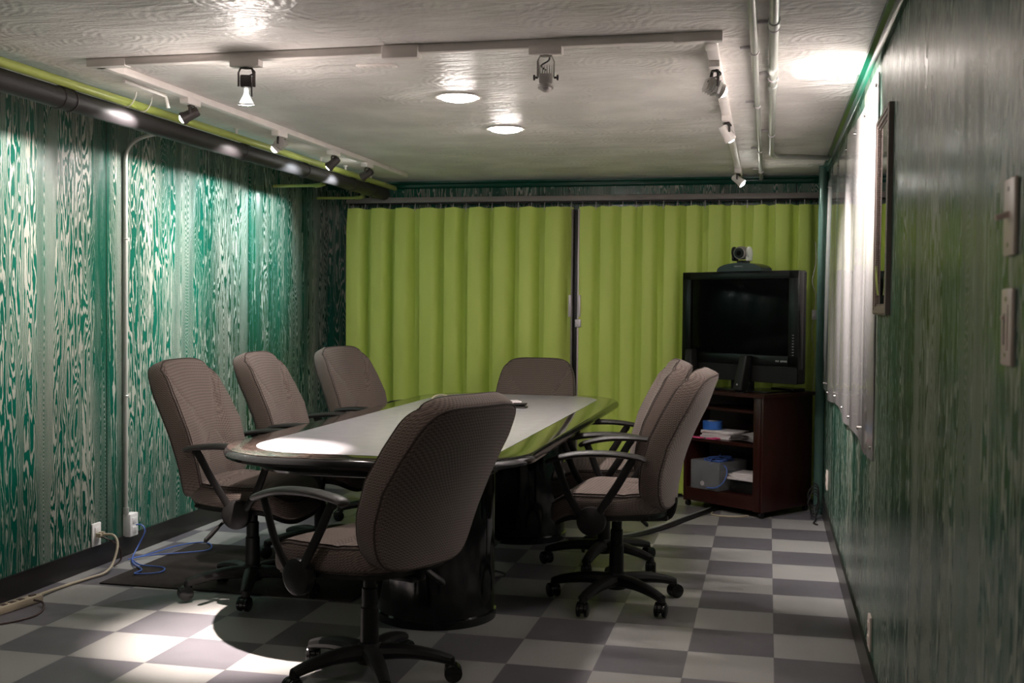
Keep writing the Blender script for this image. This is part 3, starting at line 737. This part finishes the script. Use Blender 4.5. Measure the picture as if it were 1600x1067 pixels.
def cord(name, lab, pts, r, mat, cat='cord', k=8, group=None):
    P = smooth_path(pts, k); o0 = P[0].copy()
    return tag(MB(S).tube([q-o0 for q in P], r, 8).build(name, mat, loc=o0*S), lab, cat, group)
cord('extension_cord', 'ivory cord running from the left wall outlet down to the power strip', [(XL+.12, .05, .50), (XL+.30, .05, .50), (XL+.40, .0, .36), (XL+.44, -.2, .12), (XL+.46, -.45, .04), (XL+.40, -.75, .03), (XL+.34, -1.2, .03), (XL+.33, -1.6, .04), (XL+.36, -1.95, .055)], .020, IVCORD)
cord('extension_cord', 'thin brown cord hanging from the left wall outlet to the baseboard', [(XL+.12, -.02, .48), (XL+.22, -.02, .46), (XL+.34, .12, .32), (XL+.36, .16, .12), (XL+.30, .05, .02)], .013, BRCORD)
ps = thing('power_strip', 'ivory power strip on the floor along the left baseboard', 'power strip', (XL+.37, -2.45, .055), R(-8))
MB(S).box((0, 0, 0), (.17, .95, .10), .015).build('strip_body', IVCORD, ps)
for y in (-.30, -.15, 0, .15): MB(S).box((0, y, .053), (.08, .09, .006), .002).build('socket', BRCORD, ps)
MB(S).box((0, .36, .056), (.05, .10, .02), .004).build('switch', BRCORD, ps)
cord('extension_cord', 'dark brown cord looping on the tiles in front of the power strip', [(XL+.52, -2.2, .08), (XL+.66, -2.2, .05), (XL+.82, -2.45, .015), (XL+.86, -2.75, .015), (XL+.70, -3.1, .015), (XL+.4, -3.35, .015), (XL+.2, -3.5, .015)], .014, BRCORD)
cord('network_cable', 'blue network cable hanging from the outlet box and coiling at the mat edge', [(XL+.17, .90, .50), (XL+.27, .90, .50), (XL+.34, .88, .40), (XL+.28, .80, .2), (XL+.32, .55, .05), (XL+.55, .2, .04), (XL+.90, -.15, .05), (XL+.95, -.42, .05), (XL+1.25, -.25, .05), (XL+1.15, .05, .05), (XL+.72, .12, .05), (XL+.42, .40, .04)], .012, BLUEC)
cord('network_cable', 'blue network cable lying in a long loop along the mat', [(XL+.30, .55, .03), (XL+.45, .9, .05), (XL+.55, 1.5, .05), (XL+.75, 1.95, .03), (XL+1.05, 1.75, .05), (XL+1.2, 1.35, .05), (XL+.9, 1.05, .05), (XL+.5, .75, .05), (XL+.28, .48, .03)], .011, BLUEC)
MBm = MB(S); MBm.box((0, 0, .012), (3.9, 2.85, .024), .01)
tag(MBm.build('floor_mat', PILE, loc=Vector((-7.62, .50, 0))*S), 'square black mat on the checkered floor under the left chairs', 'mat')

# ------------------------------------------------------------------ right wall (feet)
def sheetf(u, v):
    y = -2.74+(7.35+2.74)*u; z = 2.50+(6.62-2.50)*v
    off = .020+.045*math.sin(u*math.pi*2*2.6+.5)**2*(.55+.45*math.sin(v*3.0+.3))+.02*math.sin(u*9-.6)*(1-v)
    z += .045*math.sin(u*math.pi*2*2.6+.9)*(v-.5)*2
    off = max(off, .018)
    return (-off, y, z)
b = MB(S); NU, NV = 120, 16
V0 = [[b.v(sheetf(i/NU, j/NV)) for j in range(NV+1)] for i in range(NU+1)]
V1 = [[b.v(Vector(sheetf(i/NU, j/NV))+Vector((.012, 0, 0))) for j in range(NV+1)] for i in range(NU+1)]
for A in (V0, V1):
    for i in range(NU):
        for j in range(NV): b.face([A[i][j], A[i+1][j], A[i+1][j+1], A[i][j+1]])
for i in range(NU):
    for j in (0, NV): b.face([V0[i][j], V0[i+1][j], V1[i+1][j], V1[i][j]])
for j in range(NV):
    for i in (0, NU): b.face([V0[i][j], V0[i][j+1], V1[i][j+1], V1[i][j]])
wb = thing('whiteboard_sheet', 'long glossy white board sheet screwed to the right wall, slightly buckled', 'whiteboard', (XR, 0, 0))
b.build('board', SHEET, wb, ang=80)
for u in (.012, .17, .34, .5, .68, .84, .985):
    for v in (.03, .97):
        q = Vector(sheetf(u, v)); MB(S).lathe([(.001, -.02), (.022, -.018), (.024, 0), (.001, .004)], q, 12, Matrix.Rotation(R(90), 3, 'Y')).build('screw', CHROME, wb)
# framed mirror
mr = thing('framed_mirror', 'narrow pewter framed mirror hung on the right wall over the white sheet edge', 'mirror', (XR, -3.52, 5.07))
DY, DZ = .63, 1.02
tilt = Matrix.Rotation(R(0), 4, 'Y')
def fp(inn, out, x0, x1):
    r_ = []
    return inn
prof = [(0, .0), (0, .10), (.02, .125), (.05, .12), (.055, .10), (.085, .09), (.09, .06), (.115, .055), (.12, .02), (.12, 0)]   # (inset from the edge, stand-off)
def ring(ins, offx): return [(-offx, -DY+ins, -DZ+ins), (-offx, DY-ins, -DZ+ins), (-offx, DY-ins, DZ-ins), (-offx, -DY+ins, DZ-ins)]
rings = [ring(i*.95, o*.45+.001) for i, o in prof]
bm_ = MB(S)
vr = [[bm_.v(p) for p in r_] for r_ in rings]
for a, c in zip(vr, vr[1:]+[vr[0]]):
    for i in range(4): bm_.face([a[i], a[(i+1) % 4], c[(i+1) % 4], c[i]])
frm = bm_.build('frame', FRAMEG, mr, smooth=False)
b = MB(S)
n = 78
for i in range(n):
    z = -DZ+.10+(2*DZ-.2)*i/(n-1)
    for y in (-DY+.098, DY-.098): b.box((-.028, y, z), (.026, .02, .012), .003, seg=1)
b.build('beading', FRAMEG, frm)
MB(S).box((-.012, 0, 0), (.015, 2*DY-.2, 2*DZ-.2)).build('glass', MIRROR, mr, smooth=False)
b = MB(S)
for dy, s2 in ((-.05, 1), (.06, .8)):
    pts = [(0, .0, .0), (-.01, .02*s2, .08), (-.015, .06*s2, .18), (-.02, .02+dy*.4, .30)]
    wd = [.01, .035, .045, .004]
    b.loft([[(p[0], p[1]+dy-w_, p[2]), (p[0]-.006, p[1]+dy, p[2]), (p[0], p[1]+dy+w_, p[2])] for p, w_ in zip(pts, wd)])
tag(b.build('paper_leaf', LEAF, loc=Vector((XR-.045, -3.40, 4.25))*S), 'yellow green leaf tucked in front of the mirror glass at its lower edge', 'leaf')
def switch(lab, y, z, slot):
    t = thing('light_switch', lab, 'light switch', (XR, y, z), group='ivory switch plates on the right wall')
    MB(S).box((-.012, 0, 0), (.024, .235, .375), .012).build('plate', IVORY, t)
    if slot:
        MB(S).box((-.026, 0, 0), (.008, .11, .22), .002).build('dimmer_panel', IVORY, t); MB(S).box((-.031, 0, -.01), (.004, .018, .15), .001).build('slot', BRCORD, t)
        MB(S).box((-.038, 0, .045), (.016, .03, .022), .003).build('slider', IVORY, t)
    else: MB(S).box((-.05, 0, .005), (.07, .035, .03), .006, (R(-18), 'Y')).build('toggle', IVORY, t)
    for dz in (-.135, .135): MB(S).cyl((-.022, 0, dz), (-.028, 0, dz), .012, n=10).build('screw', CHROME, t)
switch('ivory toggle light switch plate, upper of the two on the right wall', -9.67, 4.555, 0)
switch('ivory slide dimmer plate, lower of the two on the right wall', -9.66, 4.025, 1)
# latch box and wire at the curtain edge
b = MB(S); b.box((0, 0, 0), (.09, .06, .20), .01); b.box((-.01, -.035, 0), (.05, .02, .08), .005)
b.tube(smooth_path([(.0, 0, .1), (.03, 0, .4), (-.05, 0, .7), (.02, 0, 1.1), (0, 0, 1.5)], 5), .008, 6); b.tube(smooth_path([(.0, 0, -.1), (-.04, 0, -.4), (.03, 0, -.9), (0, 0, -1.6)], 5), .006, 6)
tag(b.build('junction_box', PALEM, loc=Vector((.80, 8.62, 3.98))*S), 'tiny grey junction box with a thin wire at the right edge of the curtain', 'junction box')
b = MB(S)
for k in range(5):
    o_ = rnd.uniform(0, 6); b.tube(smooth_path([(.10*math.cos(o_+q)*(1+.2*math.sin(3*q)), .03*k-.05, .28+.22*math.sin(o_+q)+.05*k) for q in [j*.7 for j in range(9)]], 4), .013, 6)
b.tube(smooth_path([(0, 0, .25), (.03, -.2, .05), (-.02, -.45, .02), (.05, -.6, .02)], 5), .013, 6)
tag(b.build('cable_bundle', BLCORD, loc=Vector((.80, 7.1, .0))*S), 'tangle of black cables hanging between the cabinet and the right wall', 'cables')

# ------------------------------------------------------------------ television corner (feet, local frame of the cabinet)
CA = math.atan2(-.6, .8)
C0 = Vector((-.19, 6.82, 0))
exx = Vector((.8, -.6, 0)); eyy = Vector((.6, .8, 0))
def L2W(x, y, z): return C0+exx*x+eyy*y+Vector((0, 0, z))
W_, D_, ZT = 2.0, 1.62, 2.43
cab = thing('television_cabinet', 'dark cherry wood media cabinet with open shelves standing askew in the right corner', 'cabinet', C0, CA)
def plan(m, f=0.): return [(-m, f), (-m, D_-m*.6), (-1.08, D_-m*.6), (-W_+m, .78), (-W_+m, f)]
MB(S).prism(plan(-.04, -.04), ZT-.07, ZT).build('cabinet_top', CHERRY, cab, smooth=False)
MB(S).box((-.035, D_/2, ZT/2+.03), (.07, D_, ZT-.19), .006).build('side_panel', CHERRY, cab)
MB(S).box((-W_+.035, .39, ZT/2+.03), (.07, .78, ZT-.19), .006).build('side_panel', CHERRY, cab)
MB(S).box((-.13, .03, ZT/2+.03), (.20, .06, ZT-.19), .006).build('front_stile', CHERRY, cab)
MB(S).box((-W_/2, .04, .27), (W_-.15, .07, .26), .006).build('front_rail', CHERRY, cab)
MB(S).prism(plan(.07, .02), .355, .405).build('bottom_shelf', CHERRY, cab, smooth=False)
MB(S).prism(plan(.07, .05), 1.37, 1.43).build('shelf', CHERRY, cab, smooth=False)
MB(S).prism(plan(.07, .15), 2.03, 2.08).build('shelf', CHERRY, cab, smooth=False)
b = MB(S); b.prism([(-W_+.03, .76), (-W_+.05, .72), (-1.05, D_-.06), (-1.07, D_-.02)], .2, ZT-.07); b.build('back_panel', CHERRY, cab, smooth=False)
for x in (-.07, -W_+.07):
    for y in (.08, D_-.1 if x > -1 else .66):
        b = MB(S); b.cyl((x-.03, y, .065), (x+.03, y, .065), .062, n=18); b.cyl((x, y, .08), (x, y, .145), .03, n=12); b.build('caster', BLACKP, cab)
# television
tv = thing('television', 'black flat television with wide lower speaker bar on the cherry cabinet', 'television', L2W(-.86, .30, ZT), CA)
TWd = 2.90
b = MB(S); b.prism(rrect(-TWd/2, .22, TWd/2, 2.41, .05, 4), 0, .22, lambda a, c, d: (a, d-.02, c))
b.prism(rrect(-TWd/2+.7, .45, TWd/2-.5, 2.2, .1, 4), .19, .40, lambda a, c, d: (a, d, c)); b.build('housing', BEZEL, tv)
b = MB(S)
for x in (-1, 1): b.box((x*(TWd/2-.115), -.035, 1.42), (.23, .035, 1.98), .01)
b.box((0, -.035, 2.33), (TWd, .035, .16), .01); b.box((0, -.035, .66), (TWd, .035, .20), .01)
bz = b.build('bezel', BEZEL, tv)
MB(S).box((0, -.022, 1.50), (TWd-.44, .012, 1.54), .002).build('screen', SCREEN, tv)
MB(S).prism(rrect(-TWd/2+.01, .23, TWd/2-.01, .55, .03, 3), -.055, 0, lambda a, c, d: (a, d, c)).build('speaker_bar', BLACKP, tv)
MB(S).box((TWd/2-.005, .03, 1.45), (.03, .16, 1.9), .01).build('side_strip', BLACKS, tv)
b = MB(S)
for x, w_ in ((.96, .035), (1.005, .03), (1.075, .03), (1.115, .035), (1.155, .03), (1.195, .03)): b.box((x, -.056, .655), (w_, .004, .034), .0)
b.build('printed_mark', MARK, tv)
b = MB(S)
for k in range(8): b.box((TWd/2-.11, -.055, .78+.055*k), (.035, .004, .014), .0)
b.build('button_column', MARK, tv)
b = MB(S); b.box((.0, .34, .018), (1.4, .66, .036), .015); b.box((.0, .15, .13), (.5, .14, .22), .02); b.build('stand', BLACKS, tv)
# conference camera on top of the television
pc = thing('conference_camera', 'silver and white rotating camera on a black arched base atop the television', 'camera', L2W(-.80, .36, ZT+2.41), CA)
arc = [(-.56, 0)]+[(.56*math.cos(R(q)), .17*math.sin(R(q))**.8) for q in range(165, 14, -15)]+[(.56, 0)]
b = MB(S); b.prism([(x, z) for x, z in arc], -.17, .17, lambda a, c, d: (a, d, c)); b.build('arched_base', BLACKS, pc)
b = MB(S)
for k in range(6): b.box((-.10+.036*k, -.173, .10), (.022, .004, .022), .0)
b.build('printed_mark', MARK, pc)
MB(S).lathe([(.001, .16), (.13, .16), (.135, .20), (.11, .22), (.001, .22)], (-.02, 0, 0), 24).build('turntable', BLACKS, pc)
b = MB(S); Md = Vector((.26, -.96, -.05)).normalized(); c = Vector((-.04, -.02, .37))
b.tube([c+Md*-.17, c+Md*-.14, c+Md*.0, c+Md*.12, c+Md*.15], [.07, .125, .135, .13, .115], 28); cbdy = b.build('camera_body', SILVER, pc)
b = MB(S); b.tube([c+Md*.14, c+Md*.165, c+Md*.167], [.105, .10, .06], 28); b.build('lens_ring', BLACKS, cbdy)
b = MB(S); b.tube([c+Md*.16, c+Md*.175], [.06, .045], 20); b.build('lens', SCREEN, cbdy)
sv = Md.cross(Vector((0, 0, 1))).normalized()
for sg in (-1, 1):
    q = c+sv*sg*.15
    b = MB(S); b.tube([q+sv*sg*-.02, q+sv*sg*.0, q+sv*sg*.03, q+sv*sg*.04], [.10, .115, .11, .08], 24, flat=1.2)
    b.box(q+Vector((0, 0, -.10)), (.06, .16, .12), .02); b.build('side_arm', BRDWHT if (sv*sg).x > 0 else BLACKS, pc)
# desktop speakers
def speaker(lab, x, y, zt, lean):
    t = thing('desktop_speaker', lab, 'speaker', L2W(x, y, ZT), CA, group='slim black desktop speakers')
    b = MB(S); r_ = []
    for z, w_, dd in ((.05, .10, .11), (.07, .105, .13), (.4, .10, .12), (zt-.03, .085, .10), (zt, .07, .085)):
        r_.append([(a*w_+z*lean, bb*dd+z*.09, z) for a, bb in rrect(-1, -1, 1, 1, .3, 3)])
    b.loft(r_); b.build('speaker_body', BLACKP, t)
    MB(S).lathe([(.001, .001), (.11, .001), (.11, .02), (.09, .045), (.001, .05)], (0, .02, 0), 24).build('foot', BLACKS, t)
    MB(S).cyl((.02, -.118, .17), (.02, -.126, .17), .018, n=12).build('button', PALEM, t)
speaker('slim black desktop speaker at the left edge of the cabinet top', -1.88, .06, .82, -.10)
speaker('slim black desktop speaker in front of the television screen centre', -.62, .06, .74, .12)
tag(MB(S).box((0, 0, .035), (.55, .4, .07), .012).build('media_box', BLACKS, loc=L2W(-.34, 1.25, ZT)*S), 'flat black media box on the right of the cabinet top beside the television stand', 'media box').rotation_euler.z = CA
# things on the upper shelf
ZS = 1.432
def stack(name, lab, cat, x, y, z, items, mat, rz=0.):
    b = MB(S); zz = 0
    for w_, d_, h_, a, dx, dy in items:
        b.box((dx, dy, zz+h_/2), (w_, d_, h_), min(.006, h_*.3), (R(a), 'Z')); zz += h_
    o = b.build(name, mat, loc=L2W(x, y, z+.001)*S); o.rotation_euler.z = CA+rz; return tag(o, lab, cat)
stack('paper_stack', 'stack of white papers under the blue tape on the upper cabinet shelf', 'papers', -1.38, .52, ZS, [(.75, .6, .05, 0, 0, 0), (.7, .6, .04, 4, .02, .0), (.75, .58, .03, -3, 0, .0), (.78, .6, .04, 5, .03, 0)], PAPER)
b = MB(S); b.box((0, 0, .012), (.3, .12, .02), .003); b.box((.42, .02, .016), (.28, .10, .028), .003, (R(12), 'Z')); b.box((.52, -.01, .04), (.15, .08, .02), .003, (R(-14), 'Z'))
o = tag(b.build('sticky_notes', PINK, loc=L2W(-1.72, .07, ZS)*S), 'bright pink sticky notes at the front edge of the upper cabinet shelf', 'sticky notes'); o.rotation_euler.z = CA
b = MB(S)
for k in range(5):
    b.loft([[(-.34, -.25+.01*k, .012+.02*k), (-.1, -.25, .05+.028*k), (.15, -.25, .04+.026*k), (.34, -.25, .006+.016*k)]+[(.34, .25, .014+.016*k), (.15, .25, .05+.026*k), (-.1, .25, .06+.028*k), (-.34, .25, .02+.02*k)]])
o = tag(b.build('magazine_pile', simple('printed_pages', (.55, .52, .52), .5), loc=L2W(-.62, .42, ZS)*S), 'curled magazines at the right of the upper cabinet shelf', 'magazines'); o.rotation_euler.z = CA
b = MB(S); b.lathe([(.10, 0), (.20, 0), (.20, .16), (.10, .16)], n=32); b.lathe([(.10, .16), (.10, 0)], n=32)
tape = thing('tape_roll', 'roll of blue masking tape on the papers of the upper shelf', 'tape roll', L2W(-1.62, .45, ZS+.165), CA)
b = MB(S); vr = [[(r_*math.cos(2*math.pi*j/32), r_*math.sin(2*math.pi*j/32), z) for j in range(32)] for r_, z in ((.115, 0), (.20, 0), (.20, .17), (.115, .17), (.115, 0))]
b.loft(vr, cap=False).build('tape', BLUET, tape)
MB(S).loft([[(r_*math.cos(2*math.pi*j/32), r_*math.sin(2*math.pi*j/32), z) for j in range(32)] for r_, z in ((.098, 0), (.114, 0), (.114, .172), (.098, .172), (.098, 0))], cap=False).build('cardboard_core', PAPER, tape)
# lower shelf: clear bin with blue cable, papers on a black box
ZB = .407
bn = thing('plastic_bin', 'clear grey plastic bin of blue cables on the bottom cabinet shelf', 'bin', L2W(-1.44, .45, ZB), CA)
b = MB(S); bw, bd_, bh = .36, .44, .58
for c_, s_ in (((0, 0, .012), (2*bw, 2*bd_, .024)), ((-bw, 0, bh/2), (.024, 2*bd_, bh)), ((bw, 0, bh/2), (.024, 2*bd_, bh)), ((0, -bd_, bh/2), (2*bw, .024, bh)), ((0, bd_, bh/2), (2*bw, .024, bh))): b.box(c_, s_, .006)
b.build('bin_body', clear, bn)
MB(S).box((-.02, .05, .20), (.5, .55, .34), .06).build('adapter_box', simple('dark_grey_box', (.03, .03, .034), .5), bn)
MB(S).cyl((-.05, -bd_-.014, .12), (-.05, -bd_-.02, .12), .05, n=20).build('round_label', PALEM, bn)
r3 = random.Random(5); pts = []
for k in range(16): pts.append((r3.uniform(-.26, .26), r3.uniform(-.3, .25), .44+.14*abs(math.sin(k*1.3))+r3.uniform(0, .08)))
pts += [(.42, -.30, .50), (.52, -.42, .26), (.38, -.50, .09), (.12, -.50, .05)]
P = smooth_path(pts, 6)
o = tag(MB(S).tube(P, .014, 8).build('network_cable', BLUEC, loc=L2W(-1.46, .46, ZB)*S), 'blue network cable heaped in and over the clear plastic bin', 'cord'); o.rotation_euler.z = CA
o = tag(MB(S).box((0, 0, .13), (.72, .8, .26), .02).build('storage_box', BLACKS, loc=L2W(-.60, .62, ZB)*S), 'black box under papers at the right of the bottom cabinet shelf', 'box'); o.rotation_euler.z = CA
stack('paper_stack', 'stack of white papers on the black box of the bottom cabinet shelf', 'papers', -.62, .50, ZB+.262, [(.72, .72, .05, 3, 0, 0), (.70, .7, .05, -6, 0, .02), (.6, .5, .03, 12, -.03, 0)], PAPER)
# floor cables
for k in range(4):
    cord('floor_cable', ['thick black cable on the tiles, sweeping from under the table to the cabinet', 'black cable on the tiles beside the thick one, curving to the cabinet', 'thin black cable on the tiles behind the right chairs', 'grey cable among the black ones running to the cabinet'][k],
         [(x-.05*k, y+.06*k, [.019, .016, .012, .014][k]) for x, y in [(-3.50, 3.95), (-3.0, 4.1), (-2.40, 4.5), (-1.95, 5.3), (-1.58, 6.3), (-1.2, 7.3), (-.95, 8.0)]], [.019, .016, .012, .014][k], [BLCORD, BLCORD, BLCORD, GALV][k], group='cables swept from table to cabinet')
cord('floor_cable', 'thin black cable looping out beside the near pedestal', [(-4.45, 1.35, .02), (-4.1, 1.25, .02), (-3.95, 1.05, .02), (-4.15, .85, .02), (-4.4, .90, .02)], .014, BLCORD)
cord('floor_cable', 'pale cable curled on the floor under the front of the cabinet', [(-1.15, 7.3, .015), (-1.15, 7.05, .015), (-.95, 6.92, .015), (-.65, 6.95, .015), (-.45, 7.1, .015)], .018, IVCORD)
